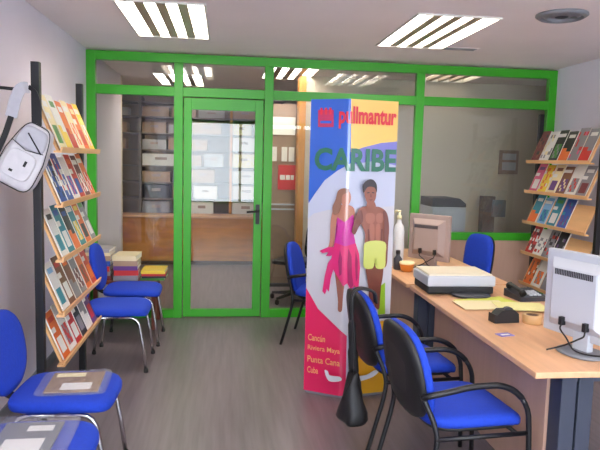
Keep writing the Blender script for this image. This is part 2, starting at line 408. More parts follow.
RL = [row([('cream', 'white', 'green'), ('white', 'yellow', 'green'), ('orange', 'red', 'white'), ('cream', 'orange', 'white'), ('orange', 'cream', 'red'), ('yellow', 'white', 'orange')], 0.138, h=0.325),
      row([('blue', 'white', 'black'), ('blue', 'red', 'white'), ('white', 'blue', 'pink'), ('red', 'orange', 'blue'), ('maroon', 'white', 'red'), ('orange', 'red', 'white')], 0.138),
      row([('white', 'black', 'teal'), ('teal', 'blue', 'white'), ('black', 'orange', 'blue'), ('teal', 'yellow', 'white'), ('orange', 'yellow', 'black'), ('grey', 'green', 'white')], 0.138),
      row([('white', 'sky blue', 'teal'), ('brown', 'red', 'white'), ('brown', 'grey', 'orange'), ('grey', 'maroon', 'white'), ('orange', 'brown', 'red'), ('red', 'white', 'orange')], 0.138),
      row([('orange', 'red', 'white'), ('white', 'red', 'grey'), ('red', 'grey', 'white'), ('black', 'maroon', 'grey'), ('grey', 'white', 'black'), ('purple', 'white', 'red')], 0.138)]
RR = [row([('grey', 'red', 'white'), ('grey', 'pink', 'red'), ('black', 'orange', 'white'), ('black', 'green', 'grey'), ('white', 'cream', 'grey'), ('maroon', 'brown', 'black')], 0.152, h=0.31),
      row([('grey', 'white', 'maroon'), ('white', 'grey', 'red'), ('brown', 'purple', 'cream'), ('cream', 'brown', 'purple'), ('yellow', 'orange', 'white'), ('pink', 'purple', 'white')], 0.152),
      row([('blue', 'purple', 'teal'), ('teal', 'green', 'white'), ('sky blue', 'teal', 'blue'), ('teal', 'orange', 'white')], 0.15, n0=0.3),
      row([('black', 'grey', 'purple'), ('grey', 'red', 'black'), ('white', 'red', 'grey'), ('red', 'white', 'maroon')], 0.15, n0=0.38),
      row([('brown', 'grey', 'black'), ('white', 'orange', 'grey'), ('orange', 'white', 'brown')], 0.15, n0=0.5)]
rack(-1, -0.885, 3.52, 4.55, [1.635, 1.335, 1.03, 0.72, 0.435], RL, 'black and beech magazine rack full of brochures by the left wall', 2.105)
rack(1, 3.0, 4.85, 5.95, [1.652, 1.355, 1.05, 0.74, 0.43], RR, 'black and beech magazine rack in the corner right of the green window', 2.13)

# bag on the near upright of the left rack
b = MB(); b.tube(smooth_path([(-1.04, 3.5, 1.945), (-1.10, 3.475, 1.95), (-1.2, 3.465, 1.955), (-1.33, 3.46, 1.955)]), 0.009)
tag(b.build('hook_rail', M_BLKMET), 'thin black rod from the left rack post to the wall, holding the bag', 'hook rail')
t = thing('shoulder_bag', 'pale grey shoulder bag with black piping hanging on the left magazine rack', 'bag', (-1.035, 3.42, 1.60))
tilt = Matrix.Rotation(math.radians(28), 3, 'Y')
def bf(x, y, z):
    v = tilt @ Vector((x, z, y)); return (v.x, v.y, v.z)
bp = [(0.03, -0.055), (0.006, -0.045), (0, -0.03), (0, 0.03), (0.006, 0.045), (0.03, 0.055)]
tp = lambda y: 1.0 - (1.9 * y if y > 0 else 0.3 * y)
MB().pad(0.205, 0.35, bp, n=5.5, fn=lambda x, y, z: bf(x * tp(y), y, z)).build('body', M_CANVAS, t)
MB().pad(0.15, 0.15, [(0.004, -0.075), (0, -0.07), (0, -0.06), (0.0, -0.055)], n=4, fn=lambda x, y, z: bf(x, y - 0.05, z)).build('pocket', M_CANVAS, t)
MB().pad(0.19, 0.12, [(0.012, -0.068), (0.002, -0.064), (0, -0.058), (0.0, -0.045)], n=4, fn=lambda x, y, z: bf(x * 0.95 * tp(y + 0.10), y + 0.10, z)).build('flap', M_CANVAS2, t)
out = [(math.copysign(abs(math.cos(a)) ** 0.4, math.cos(a)) * 0.1035, math.copysign(abs(math.sin(a)) ** 0.4, math.sin(a)) * 0.176) for a in [2 * PI * k / 40 for k in range(41)]]
b = MB(); b.tube([bf(x * tp(y), y, -0.045) for x, y in out], 0.0028, 6)
b.tube([bf(-0.085, 0.055, -0.071), bf(0.0, 0.035, -0.073), bf(0.085, 0.055, -0.071)], 0.0025, 6); b.tube([bf(-0.03, 0.12, -0.07), bf(0.075, 0.05, -0.072)], 0.004, 6)
b.build('piping', M_BLACK, t)
b = MB(); b.box(bf(0.03, -0.03, -0.078), (0.012, 0.006, 0.03), rot=tilt); b.box(bf(-0.02, -0.09, -0.078), (0.018, 0.006, 0.012), rot=tilt); b.build('buckle', M_BLACK, t)
def ribbon(pts, w, name, m, th=0.003):
    P = smooth_path(pts, 6); b = MB(); rings = []
    for i, p in enumerate(P):
        tn = (P[min(i + 1, len(P) - 1)] - P[max(i - 1, 0)]).normalized(); sd = tn.cross(Vector((0, 1, 0))).normalized(); n = tn.cross(sd)
        rings.append([p + sd * w / 2 + n * th, p - sd * w / 2 + n * th, p - sd * w / 2 - n * th, p + sd * w / 2 - n * th])
    b.loft(rings, smooth=False); return b.build(name, m, t)
ribbon([(0.0, 0.05, 0.36), (-0.03, 0.02, 0.35), (-0.052, 0.0, 0.29), (-0.075, 0.0, 0.20)], 0.06, 'shoulder_pad', M_CANVAS2)
ribbon([(-0.075, 0.0, 0.205), (-0.105, -0.02, 0.10), (-0.15, -0.02, 0.0), (-0.165, 0.0, -0.07), (-0.135, 0.0, -0.13)], 0.03, 'strap', M_BLACK)
ribbon([(0.0, 0.05, 0.365), (0.04, 0.03, 0.33), (0.062, 0.01, 0.25), (0.062, 0.0, 0.15)], 0.022, 'hanging_loop', M_BLACK)

# low table with piles beyond the last chair
t = thing('low_table', 'low reddish-brown table in the corner left of the glass door, piled with magazines', 'table', (-0.95, 5.99, 0))
MB().span((-0.33, -0.21, 0.43), (0.33, 0.21, 0.46), bev=0.004).build('tabletop', M_REDWOOD, t)
for sx in (-1, 1):
    for sy in (-1, 1): MB().span((sx * 0.3 - 0.02, sy * 0.18 - 0.02, 0), (sx * 0.3 + 0.02, sy * 0.18 + 0.02, 0.43)).build('leg', M_REDWOOD, t)
MB().span((-0.28, -0.16, 0.2), (0.28, 0.16, 0.215)).build('shelf', M_REDWOOD, t)
rnd = random.Random(11)
piles = [(-1.16, 5.93, 'left pile', ['maroon', 'grey', 'red', 'blue', 'tan', 'cream', 'pale grey']), (-0.91, 5.9, 'middle pile', ['grey', 'red', 'purple', 'tan', 'cream']), (-0.66, 5.92, 'right pile', ['green', 'black', 'red', 'yellow'])]
PN = ['lowest', 'second', 'third', 'fourth', 'fifth', 'sixth', 'topmost']
for px, py, nm, cs in piles:
    z = 0.46
    for i, c in enumerate(cs):
        th = rnd.choice([0.03, 0.04, 0.048]) if len(cs) > 4 else rnd.choice([0.02, 0.03])
        a = rnd.uniform(-0.06, 0.06)
        b = MB(); b.span((-0.105, -0.14, 0.0025), (0.105, 0.14, th - 0.0025), mi=1); b.span((-0.11, -0.145, 0), (0.11, 0.145, 0.0025)); b.span((-0.11, -0.145, th - 0.0025), (0.11, 0.145, th)); b.span((-0.11, -0.145, 0.002), (0.11, -0.14, th - 0.002))
        o = b.build('catalogue', [PM[c], M_PAPER], loc=(px, py + 0.05, z + 0.0005), rz=a); z += th + 0.0005
        pos = 'topmost' if i == len(cs) - 1 else PN[i] + ('' if i == 0 else ' from the table')
        tag(o, f'{c} catalogue, {pos} in the {nm} on the corner table', 'catalogue', 'catalogues piled on the low table')

# ------------------------------------------------------------------ poster stand
T = 'poster'
PW, PH = 0.585, 2.0
t = thing('poster_stand', 'tall curved travel poster stand with a beach couple, in the middle of the room', 'poster stand', (0.852, 4.13, 0), -0.1)
RX = -0.045
def bulge(x):
    u = (x - RX) / (PW / 2 - RX) if x > RX else (RX - x) / (PW / 2 + RX)
    e = 0.05; return 0.105 * (1 - (math.sqrt(u * u + e * e) - e) / (math.sqrt(1 + e * e) - e))
LAYER = 0.0009
CUTS = [-PW / 2 + PW * k / 16 for k in range(1, 16)] + [RX + d for d in (-0.03, -0.02, -0.012, -0.006, 0.0, 0.006, 0.012, 0.02, 0.03)]
def sheet_y(x):
    K = [-PW / 2] + sorted(CUTS) + [PW / 2]
    for a, b in zip(K, K[1:]):
        if a <= x <= b:
            k = (x - a) / (b - a) if b > a else 0
            return bulge(a) * (1 - k) + bulge(b) * k
    return bulge(x)
class Art:
    def __init__(s): s.b = MB(); s.mats = []; s.lay = 0
    def mi(s, m):
        if m not in s.mats: s.mats.append(m)
        return s.mats.index(m)
    def add(s, bm2, m):
        s.lay += 1; i = s.mi(m)
        for x in CUTS:
            bmesh.ops.bisect_plane(bm2, geom=bm2.verts[:] + bm2.edges[:] + bm2.faces[:], plane_co=(x, 0, 0), plane_no=(1, 0, 0))
        mp = {}
        for v in bm2.verts:
            x = max(-PW / 2, min(PW / 2, v.co.x)); mp[v] = s.b.bm.verts.new((x, -sheet_y(x) - s.lay * LAYER, max(0.0, min(PH, v.co.z)) + 0.02))
        for f in bm2.faces:
            try:
                nf = s.b.bm.faces.new([mp[v] for v in f.verts]); nf.material_index = i; nf.normal_update()
                if nf.normal.y > 0: nf.normal_flip()
            except ValueError: pass
        bm2.free()
    def poly(s, pts, m, smooth=False):
        P = [uv(*p) for p in pts]
        if smooth:
            V = [Vector((x, 0, z)) for x, z in P]; n = len(V); Q = []
            for i in range(n):
                a, b_, c, d = V[i - 1], V[i], V[(i + 1) % n], V[(i + 2) % n]
                for k in range(4):
                    q = k / 4; Q.append(0.5 * ((2 * b_) + (c - a) * q + (2 * a - 5 * b_ + 4 * c - d) * q * q + (3 * b_ - a - 3 * c + d) * q ** 3))
            P = [(v.x, v.z) for v in Q]
        bm2 = bmesh.new(); f = bm2.faces.new([bm2.verts.new((x, 0, z)) for x, z in P])
        bmesh.ops.triangulate(bm2, faces=[f]); s.add(bm2, m)
    def text(s, txt, x0, y0, x1, y1, m, bold=0.0):
        cu = bpy.data.curves.new('lettering', 'FONT'); cu.body = txt; cu.offset = bold; cu.resolution_u = 3
        o = bpy.data.objects.new('lettering', cu); COL.objects.link(o)
        dg = bpy.context.evaluated_depsgraph_get(); me = bpy.data.meshes.new_from_object(o.evaluated_get(dg))
        bpy.data.objects.remove(o); bpy.data.curves.remove(cu)
        bm2 = bmesh.new(); bm2.from_mesh(me); bpy.data.meshes.remove(me)
        xs = [v.co.x for v in bm2.verts]; ys = [v.co.y for v in bm2.verts]
        a0, b0 = uv(x0, y1); a1, b1 = uv(x1, y0)
        for v in bm2.verts:
            v.co = Vector((a0 + (v.co.x - min(xs)) / (max(xs) - min(xs)) * (a1 - a0), 0, b0 + (v.co.y - min(ys)) / (max(ys) - min(ys)) * (b1 - b0)))
        s.add(bm2, m)
def uv(x, y):
    """artwork layout grid (84 wide, 296 high) to metres on the sheet"""
    xl = 313 - (y - 97) * 0.022; w = 84.5 - (y - 97) * 0.012
    return ((x - xl) / w - 0.5) * PW, (393 - y) / 296 * PH
pr = lambda n, c: mat('ink_' + n, c, 0.3, coat=1.0)
I_SKY = pr('pale_sky', (196, 202, 222)); I_SAND = pr('pale_sand', (206, 204, 210)); I_BLUE = pr('blue', (34, 98, 206)); I_YEL = pr('yellow', (252, 206, 104)); I_LIL = pr('lilac', (130, 130, 206))
I_RED = pr('red', (226, 40, 56)); I_CRIM = pr('crimson', (200, 40, 90)); I_GRN = pr('green', (26, 112, 84)); I_PINK = pr('hot_pink', (236, 32, 96)); I_GOLD = pr('gold', (232, 170, 30)); I_SKIN = pr('tan_skin', (150, 88, 66)); I_SKIN2 = pr('dark_skin', (118, 62, 48))
I_SKINM = pr('mid_skin', (170, 104, 80)); I_SKINL = pr('light_skin', (190, 124, 96)); I_HAIR = pr('dark_hair', (34, 24, 28)); I_BLOND = pr('blond_hair', (150, 104, 78)); I_MAG = pr('magenta', (204, 40, 150)); I_SAR = pr('sarong_pink', (220, 40, 110)); I_SARD = pr('sarong_dark', (160, 30, 90)); I_LIME = pr('lime_shorts', (206, 214, 110))
I_WHT = pr('white', (235, 235, 240)); I_PEACH = pr('peach', (250, 180, 110)); I_LEAF = pr('leaf', (150, 190, 40))
A = Art()
A.poly([(312, 97), (398, 97), (392, 393), (305, 393)], I_SKY)
A.poly([(300, 215), (330, 205), (400, 200), (400, 330), (300, 330)], I_SAND)
A.poly([(312, 97), (351, 97), (351, 158), (338, 166), (326, 176), (318, 186), (310, 200)], I_BLUE)
A.poly([(350, 97), (398, 97), (398, 136), (380, 138), (362, 143), (350, 148)], I_YEL)
A.poly([(350, 148), (362, 143), (380, 138), (398, 136), (398, 160), (372, 156), (350, 160)], I_LIL)
A.poly([(305, 283), (309, 286), (320, 306), (332, 320), (347, 331), (346, 393), (303, 393)], I_PINK)
A.poly([(352, 318), (392, 318), (389, 393), (349, 393)], I_GOLD)
A.poly([(378, 283), (385, 278), (385, 312), (378, 314)], I_LEAF)
# emblem and words at the head
A.poly([(319.5, 107.5), (334, 107.5), (334, 124), (319.5, 124)], I_CRIM)
for k in range(3): A.poly([(321.5 + k * 4.2, 105.5), (323.6 + k * 4.2, 105.5), (323.6 + k * 4.2, 112), (321.5 + k * 4.2, 112)], I_RED)
A.poly([(321.5, 118), (332, 118), (332, 120.5), (321.5, 120.5)], I_BLUE)
A.text('pullmantur', 338.5, 104, 395.5, 125.5, I_RED, 0.035)
A.text('CARIBE', 316, 144, 395.5, 166.5, I_GRN, 0.035)
# woman
A.poly([(334.5, 203), (331.5, 216), (331, 234), (328.5, 247), (331.5, 249), (335, 236), (336, 220), (339, 208)], I_SKINL, True)
A.poly([(336, 262), (337, 280), (338.5, 296), (338.5, 305), (342, 305), (343, 292), (344.5, 276), (346, 262)], I_SKIN, True)
A.poly([(348, 262), (349.5, 280), (349, 296), (351, 305), (354.5, 304), (355, 290), (357, 276), (357.5, 262)], I_SKIN, True)
A.poly([(337, 202), (344, 199), (352, 201), (354, 208), (352, 222), (353, 238), (336, 239), (338, 222), (336, 210)], I_SKINL, True)
A.poly([(337.5, 212), (344, 216), (352.5, 209), (352.5, 224), (354, 242), (335, 243), (338, 226)], I_MAG, True)
A.poly([(335.5, 237), (345, 240), (355, 237), (358.5, 248), (359.5, 262), (358, 284), (354, 279), (351, 285), (347, 277), (343, 280), (339, 271), (335, 266), (331.5, 258), (333, 247)], I_SAR)
A.poly([(348, 242), (351, 250), (351.5, 268), (353, 279), (350.5, 283), (347.5, 276), (347, 258)], I_SARD)
A.poly([(340, 244), (342, 252), (341.5, 268), (339.5, 270), (338.5, 256)], I_SARD)
A.poly([(355, 244), (357, 254), (357, 272), (355.5, 276), (354.5, 258)], I_SARD)
A.poly([(334, 250), (329, 258), (326, 272), (324, 287), (326.5, 290), (328, 284), (330, 287), (331.5, 274), (334, 264), (337, 257)], I_SAR)
A.poly([(336, 241), (329, 242), (321, 246.5), (324, 248.5), (330, 246.5), (327, 251), (331, 251), (338, 246)], I_SAR)
A.poly([(341, 186), (347, 185), (350, 190), (349, 197), (345, 201), (341, 197)], I_SKINL, True)
A.poly([(343, 183), (348, 184), (347, 187), (342, 190), (341, 199), (339, 207), (334, 209), (333, 202), (336, 194), (338, 186)], I_BLOND, True)
# man
A.poly([(365, 258), (367, 276), (369, 292), (368, 304), (372, 305), (374, 290), (376, 274), (376, 258)], I_SKIN2, True)
A.poly([(374, 258), (374, 276), (373, 296), (376, 304), (379, 303), (379, 288), (382, 272), (382, 258)], I_SKIN2, True)
A.poly([(358, 203), (366, 200), (370, 201), (378, 201), (385, 206), (386, 216), (383, 230), (383, 240), (365, 240), (364, 228), (360, 218), (356, 212)], I_SKIN, True)
A.poly([(365, 208), (370, 207), (373.5, 209), (373, 216), (367, 217.5), (364.5, 213)], I_SKINM, True)
A.poly([(375, 209), (379, 207), (383, 209), (382.5, 214), (380, 217), (375.5, 216)], I_SKINM, True)
A.poly([(368.5, 219), (373, 219), (373, 234), (369.5, 234)], I_SKINM, True)
A.poly([(375, 219), (379, 219), (378.5, 234), (375, 234)], I_SKINM, True)
A.poly([(366.5, 223), (368, 223), (368.5, 236), (367, 236)], I_SKIN2)
A.poly([(380, 223), (381.5, 223), (381, 236), (379.5, 236)], I_SKIN2)
A.poly([(382, 205), (386, 208), (388, 222), (387, 240), (386, 258), (383, 262), (381, 256), (383, 238), (383, 222)], I_SKIN2, True)
A.poly([(360, 204), (355, 208), (353, 216), (351, 225), (354, 228), (358, 220), (362, 214)], I_SKIN2, True)
A.poly([(364.5, 236), (383.5, 236), (384.5, 250), (383.5, 262), (375, 262), (374, 252), (372, 262), (363, 261), (363, 248)], I_LIME, True)
A.poly([(366, 196), (373, 196), (374, 204), (366, 204)], I_SKIN, True)
A.poly([(363, 182), (367, 178), (372, 179), (374.5, 185), (374, 193), (370, 199), (366, 197), (363.5, 191)], I_SKIN, True)
A.poly([(365.6, 186.6), (368, 186.2), (368, 187.2), (365.6, 187.6)], I_HAIR)
A.poly([(370.4, 186.2), (372.8, 186.6), (372.8, 187.6), (370.4, 187.2)], I_HAIR)
A.poly([(367, 193.4), (371.4, 193.2), (369.4, 195)], I_SKIN2)
A.poly([(368.8, 188), (369.8, 188), (370.2, 191.4), (368.6, 191.4)], I_SKIN2)
A.poly([(362, 187), (361, 180), (365, 175), (371, 174), (375, 179), (375, 187), (373, 182), (367, 181), (364, 184)], I_HAIR, True)
# words near the foot
for k, (w, x1) in enumerate((('Canc\u00fan', 326.5), ('Riviera Maya', 340), ('Punta Cana', 340), ('Cuba', 320))):
    y = 331.5 + k * 11.2
    A.text(w, 310.5 - k * 0.25, y, x1, y + 6.6, I_PEACH, 0.01)
A.poly([(326, 367), (329, 367), (331, 371), (340, 371), (341, 375), (330, 377)], I_WHT, True)
A.poly([(352, 377), (356, 372), (366, 371), (374, 367), (378, 369), (372, 374), (360, 377)], I_WHT, True)
A.b.build('printed_panel', A.mats, t, recalc=False)
NS = 20
xs = sorted([-PW / 2] + CUTS + [PW / 2])
b = MB(); b.prism([(x, -bulge(x)) for x in xs] + [(x, bulge(x) * 0.5 + 0.004) for x in reversed(xs)], lambda x, y: (x, y, 0.02), lambda x, y: (x, y, PH + 0.02))
b.build('panel_core', M_PAPER, t)
b = MB(); b.prism([(x * 0.96, -bulge(x) * 0.9) for x in xs] + [(x * 0.96, bulge(x) * 0.45 + 0.003) for x in reversed(xs)], lambda x, y: (x, y, 0.0), lambda x, y: (x, y, 0.02))
b.build('base', M_MGREY, t)

# ------------------------------------------------------------------ black-framed armchairs at the desks
def desk_chair(label, loc, rz):
    t = thing('armchair', label, 'chair', loc, rz, 'blue armchairs in front of the desks')
    MB().pad(0.49, 0.48, SEATP, n=4.5, fn=lambda x, y, z: (x, y, z + 0.43 - 0.03 * max(0, x - 0.1) ** 2 / 0.0196)).build('seat', M_BLUE, t)
    MB().pad(0.45, 0.44, [(0.02, 0), (0, 0.006), (0, 0.022)], n=4.5, fn=lambda x, y, z: (x, y, z + 0.408)).build('seat_base', M_BLACK, t)
    def bk(off):
        def f(u, v, w):
            k = 1 - 0.12 * max(0, v) / 0.22
            return (-0.245 - 0.20 * (v + 0.22) + w + off + 0.35 * u * u, u * k, 0.655 + v)
        return f
    br = MB().pad(0.46, 0.44, [(0.03, 0.0), (0.004, 0.004), (0, 0.014), (0, 0.028), (0.008, 0.04), (0.04, 0.048), (0.12, 0.05)], n=2.9, fn=bk(-0.012)).build('backrest', M_BLUE, t)
    MB().pad(0.455, 0.435, [(0.10, -0.034), (0.03, -0.03), (0.004, -0.02), (0, -0.006), (0.0, 0.0)], n=2.9, fn=bk(-0.012)).build('back_shell', M_BLACK, br)
    for sy in (-1, 1):
        y = sy * 0.265
        # front leg sweeping into the arm
        arc = [(0.215 - 0.19 + 0.19 * math.cos(a), y, 0.455 + 0.185 * math.sin(a)) for a in [PI / 2 * k / 9 for k in range(10)]]
        MB().tube([(0.235, y, 0.0), (0.228, y, 0.25), (0.218, y, 0.42)] + arc[:5], 0.0125).build('leg', M_BLKMET, t)
        MB().tube(smooth_path(arc[4:] + [(-0.08, y, 0.638), (-0.18, y, 0.622), (-0.27, y * 0.93, 0.60), (-0.285, y * 0.8, 0.58)], 4), 0.0145).build('armrest', M_BLKMET, t)
        MB().tube(smooth_path([(-0.33, y, 0.0), (-0.285, y, 0.16), (-0.235, y, 0.36), (-0.24, y * 0.95, 0.46), (-0.285, y * 0.8, 0.585)], 5), 0.0125).build('leg', M_BLKMET, t)
        MB().tube([(0.21, y, 0.405), (-0.235, y, 0.405)], 0.011).build('side_rail', M_BLKMET, t)
    MB().tube([(0.16, -0.265, 0.405), (0.16, 0.265, 0.405)], 0.010).build('crossbar', M_BLKMET, t)
    return t
v0 = desk_chair('blue armchair with a black shell nearest the camera, at the near desk', (1.145, 2.81, 0), 0.10)
dup(v0, (1.10, 3.52, 0), 0.10, 'blue armchair with the black handbag on its back, between poster and near desk')
dup(v0, (0.90, 5.42, 0), -0.35, 'blue armchair behind the poster stand, beside the green door frame')

# handbag hanging from the second armchair
t = thing('handbag', 'black handbag hanging by long straps from the back of an armchair', 'handbag', (0.72, 3.37, 0), 0.1)
MB().pad(0.15, 0.20, [(0.04, 0.13), (0.01, 0.135), (0.0, 0.155), (0.004, 0.2), (0.016, 0.28), (0.04, 0.36), (0.056, 0.41), (0.066, 0.43)], n=2.8, fn=lambda x, y, z: (x + 0.012 * math.sin(y * 40 + z * 22) + 0.02, y * (1.1 - 1.2 * (z - 0.1)), z)).build('body', M_BLACK, t)
for dy in (-0.03, 0.03):
    MB().tube(smooth_path([(0.02, dy, 0.42), (0.012, dy * 0.9, 0.6), (-0.006, dy * 0.6, 0.8), (0.004, dy * 0.5, 0.885), (0.055, dy * 0.5, 0.905), (0.125, dy * 0.5, 0.88), (0.14, dy * 0.5, 0.82)]), 0.0085).build('strap', M_BLACK, t)
MB().tube(smooth_path([(0.022, 0.0, 0.42), (0.012, 0.005, 0.56), (0.0, 0.0, 0.72)]), [0.022] * 6 + [0.017] * 6 + [0.012], flat=1.4).build('gathered_top', M_BLACK, t)

# ------------------------------------------------------------------ desks
def desk(label, x0, y0, x1, y1, zt, modest=True):
    t = thing('desk', label, 'desk', (x0, y0, 0), 0, 'beech desks on the right')
    w, l = x1 - x0, y1 - y0
    MB().span((0, 0, zt - 0.028), (w, l, zt), bev=0.005).build('worktop', M_BEECH, t)
    MB().span((0.14, 0.152, 0.10), (0.158, l - 0.155, zt - 0.028)).build('modesty_panel', M_PANEL, t)
    for yy, lx in ((0.05, 0.152), (l - 0.15, 0.02)):
        g = MB()
        g.span((lx, yy, 0.05), (lx + 0.07, yy + 0.1, zt - 0.028), bev=0.006); g.span((lx + 0.085, yy + 0.01, 0.05), (lx + 0.155, yy + 0.09, zt - 0.028), bev=0.006); g.span((lx + 0.07, yy + 0.03, 0.05), (lx + 0.085, yy + 0.07, zt - 0.028))
        lg = g.build('leg', M_SLATE, t)
        MB().span((0.155, yy + 0.01, 0), (w - 0.06, yy + 0.09, 0.05), bev=0.008).build('foot', M_BLKMET, lg)
        MB().span((lx, yy + 0.02, zt - 0.07), (w - 0.06, yy + 0.08, zt - 0.028)).build('support_rail', M_SLATE, lg)
    return t
desk('beech desk nearest the camera with printer, papers and grey monitor on it', 1.312, 2.40, 2.11, 4.22, 0.75)
desk('beech desk beyond the printer, against the poster stand, with beige monitor', 1.30, 4.26, 2.10, 6.05, 0.75)

def monitor(label, loc, rz, face, back, tall=0.36, wide=0.40):
    t = thing('monitor', label, 'monitor', loc, rz, 'flat monitors on the desks')
    # local: screen looks along +x, back along -x; stand at origin
    z0 = 0.065
    b = MB(); b.span((0.0, -wide / 2, z0), (0.035, wide / 2, z0 + tall), bev=0.008); b.build('housing', face, t)
    def rear(x, ins): return [(x, -wide / 2 + ins, z0 + ins), (x, wide / 2 - ins, z0 + ins), (x, wide / 2 - ins, z0 + tall - ins), (x, -wide / 2 + ins, z0 + tall - ins)]
    b = MB(); b.loft([rear(0.002, 0.036), rear(-0.038, 0.075), rear(-0.042, 0.082)], smooth=False); rc = b.build('rear_cover', back, t)
    b = MB()
    for k in range(22): b.span((-0.0435, -0.105 + k * 0.01, z0 + tall - 0.112), (-0.0415, -0.098 + k * 0.01, z0 + tall - 0.084))
    b.build('vents', M_DGREY, rc)
    MB().span((0.0352, -wide / 2 + 0.022, z0 + 0.03), (0.0365, wide / 2 - 0.022, z0 + tall - 0.022)).build('screen', M_SCREEN, t)
    b = MB(); b.span((-0.008, -0.075, 0.012), (0.03, 0.015, 0.10), bev=0.008); b.build('stand', face, t)
    MB().pad(0.2, 0.24, [(0.01, 0), (0, 0.004), (0.004, 0.012), (0.03, 0.018), (0.06, 0.02)], n=2.2, fn=lambda x, y, z: (x + 0.01, y - 0.03, z)).build('base', M_MGREY, t)
    for dy, pts in ((0.045, [(0, 0), (-0.075, -0.01, 0.08), (-0.07, -0.05, 0.035), (-0.05, -0.1, 0.025), (-0.02, -0.16, 0.03)]), (-0.09, [(0, 0), (-0.07, -0.075, 0.09), (-0.072, -0.03, 0.06), (-0.075, 0.02, 0.03), (-0.12, 0.06, 0.0075)])):
        b = MB(); b.span((-0.062, dy - 0.011, z0 + 0.06), (-0.036, dy + 0.011, z0 + 0.10), bev=0.003)
        b.tube(smooth_path([(-0.05, dy, z0 + 0.065), (-0.056, dy, z0 + 0.04)] + pts[1:]), 0.004, 8)
        b.build('cable', M_BLACK, t)
    return t
monitor('silver-white flat monitor seen from behind on the near end of near desk', (1.645, 2.665, 0.75), 0.3, M_LGREY, M_LGREY, 0.405, 0.41)
monitor('beige-framed flat monitor seen from behind on the far desk, behind the printer', (1.675, 4.93, 0.75), 0.72, M_TAUPE, M_TAUPE, 0.38, 0.38)

t = thing('printer', 'flat cream and black printer at the far end of the near desk', 'printer', (1.57, 4.06, 0.75), -0.02)
MB().span((-0.225, -0.16, 0.004), (0.225, 0.17, 0.055), bev=0.012).build('body', M_BLACK, t)
MB().span((-0.235, -0.17, 0.055), (0.235, 0.18, 0.125), bev=0.016).build('cover', M_LGREY, t)
MB().span((-0.22, -0.15, 0.125), (0.215, 0.165, 0.138), bev=0.006).build('lid', mat('cream_lid', (236, 226, 200), 0.4), t)
MB().pad(0.26, 0.20, [(0.004, 0), (0, 0.004), (0.004, 0.012), (0.02, 0.014)], n=2.4, fn=lambda x, y, z: (x + 0.05, y - 0.2, z + 0.006)).build('paper_tray', M_DGREY, t)
MB().span((0.225, 0.0, 0.078), (0.29, 0.1, 0.09), bev=0.004).build('side_tray', M_WHITE, t)

def sheet(label, x, y, z, w, d, rz, m, th=0.004, cat='paper'):
    b = MB(); b.span((-w / 2, -d / 2, 0), (w / 2, d / 2, th)); o = b.build('paper', m, loc=(x, y, z), rz=rz)
    return tag(o, label, cat, 'papers on the near desk')
sheet('lime green folder lying under cream papers on the near desk', 1.66, 3.66, 0.75, 0.36, 0.25, 0.25, M_LIME, 0.006)
sheet('cream sheet in the middle of the near desk, beside the green folder', 1.58, 3.58, 0.756, 0.31, 0.22, 0.0, M_CREAM, 0.005)
sheet('pale yellow sheet near the grey monitor, overlapping the cream sheet', 1.80, 3.52, 0.761, 0.30, 0.21, -0.15, mat('pale_yellow_paper', (238, 232, 160), 0.8), 0.004)
t = thing('telephone', 'dark desk telephone behind the papers on the near desk', 'telephone', (1.97, 3.80, 0.75), 0.1)
MB().prism([(-0.1, 0), (0.1, 0), (0.1, 0.05), (-0.1, 0.025)], lambda y, z: (-0.1, y, z), lambda y, z: (0.1, y, z)).build('body', M_DGREY, t)
MB().tube(smooth_path([(-0.075, -0.09, 0.045), (-0.075, -0.06, 0.062), (-0.075, 0.05, 0.078), (-0.075, 0.085, 0.068)]), [0.022] * 5 + [0.014] * 9 + [0.022] * 5, 10).build('handset', M_BLACK, t)
b = MB()
for i in range(3):
    for j in range(4): b.box((0.0 + i * 0.03, -0.06 + j * 0.026, 0.034 + (j * 0.026) * 0.125), (0.02, 0.016, 0.008))
b.build('keypad', M_LGREY, t)
t = thing('tape_dispenser', 'small black tape dispenser in front of the papers on the near desk', 'tape dispenser', (1.55, 3.22, 0.75), 0.1)
MB().prism([(-0.075, 0), (0.075, 0), (0.07, 0.05), (0.045, 0.07), (-0.03, 0.07), (-0.06, 0.045), (-0.075, 0.05)], lambda x, z: (x, -0.035, z), lambda x, z: (x, 0.035, z)).build('body', M_BLACK, t)
MB().prism([(0.02 + 0.03 * math.cos(a), 0.062 + 0.022 * math.sin(a)) for a in [2 * PI * k / 20 for k in range(20)]], lambda x, z: (x, -0.012, z), lambda x, z: (x, 0.012, z)).build('tape_roll', M_DGREY, t)
t = thing('tape_roll', 'beige roll of packing tape beside the black tape dispenser', 'tape', (1.70, 3.19, 0.75))
MB().loft([[(r * math.cos(2 * PI * k / 28), r * math.sin(2 * PI * k / 28), z) for k in range(28)] for r, z in ((0.05, 0), (0.052, 0.003), (0.052, 0.045), (0.05, 0.048), (0.034, 0.048), (0.034, 0), (0.05, 0))], cap=False).build('roll', mat('beige_tape', (206, 164, 112), 0.35), t)
MB().loft([[(r * math.cos(2 * PI * k / 28), r * math.sin(2 * PI * k / 28), z) for k in range(28)] for r, z in ((0.0338, 0.002), (0.0338, 0.046), (0.030, 0.046), (0.030, 0.002), (0.0338, 0.002))], cap=False).build('core', M_BROWN, t)
b = MB(); b.span((-0.04, -0.028, 0), (0.04, 0.028, 0.003)); b.span((-0.025, -0.012, 0.003), (0.025, 0.004, 0.0034), mi=1)
o = b.build('note_card', [mat('violet_card', (126, 118, 186), 0.6), M_PAPER], loc=(1.435, 2.96, 0.75), rz=0.25); tag(o, 'small violet card lying near the front edge of the near desk', 'card')

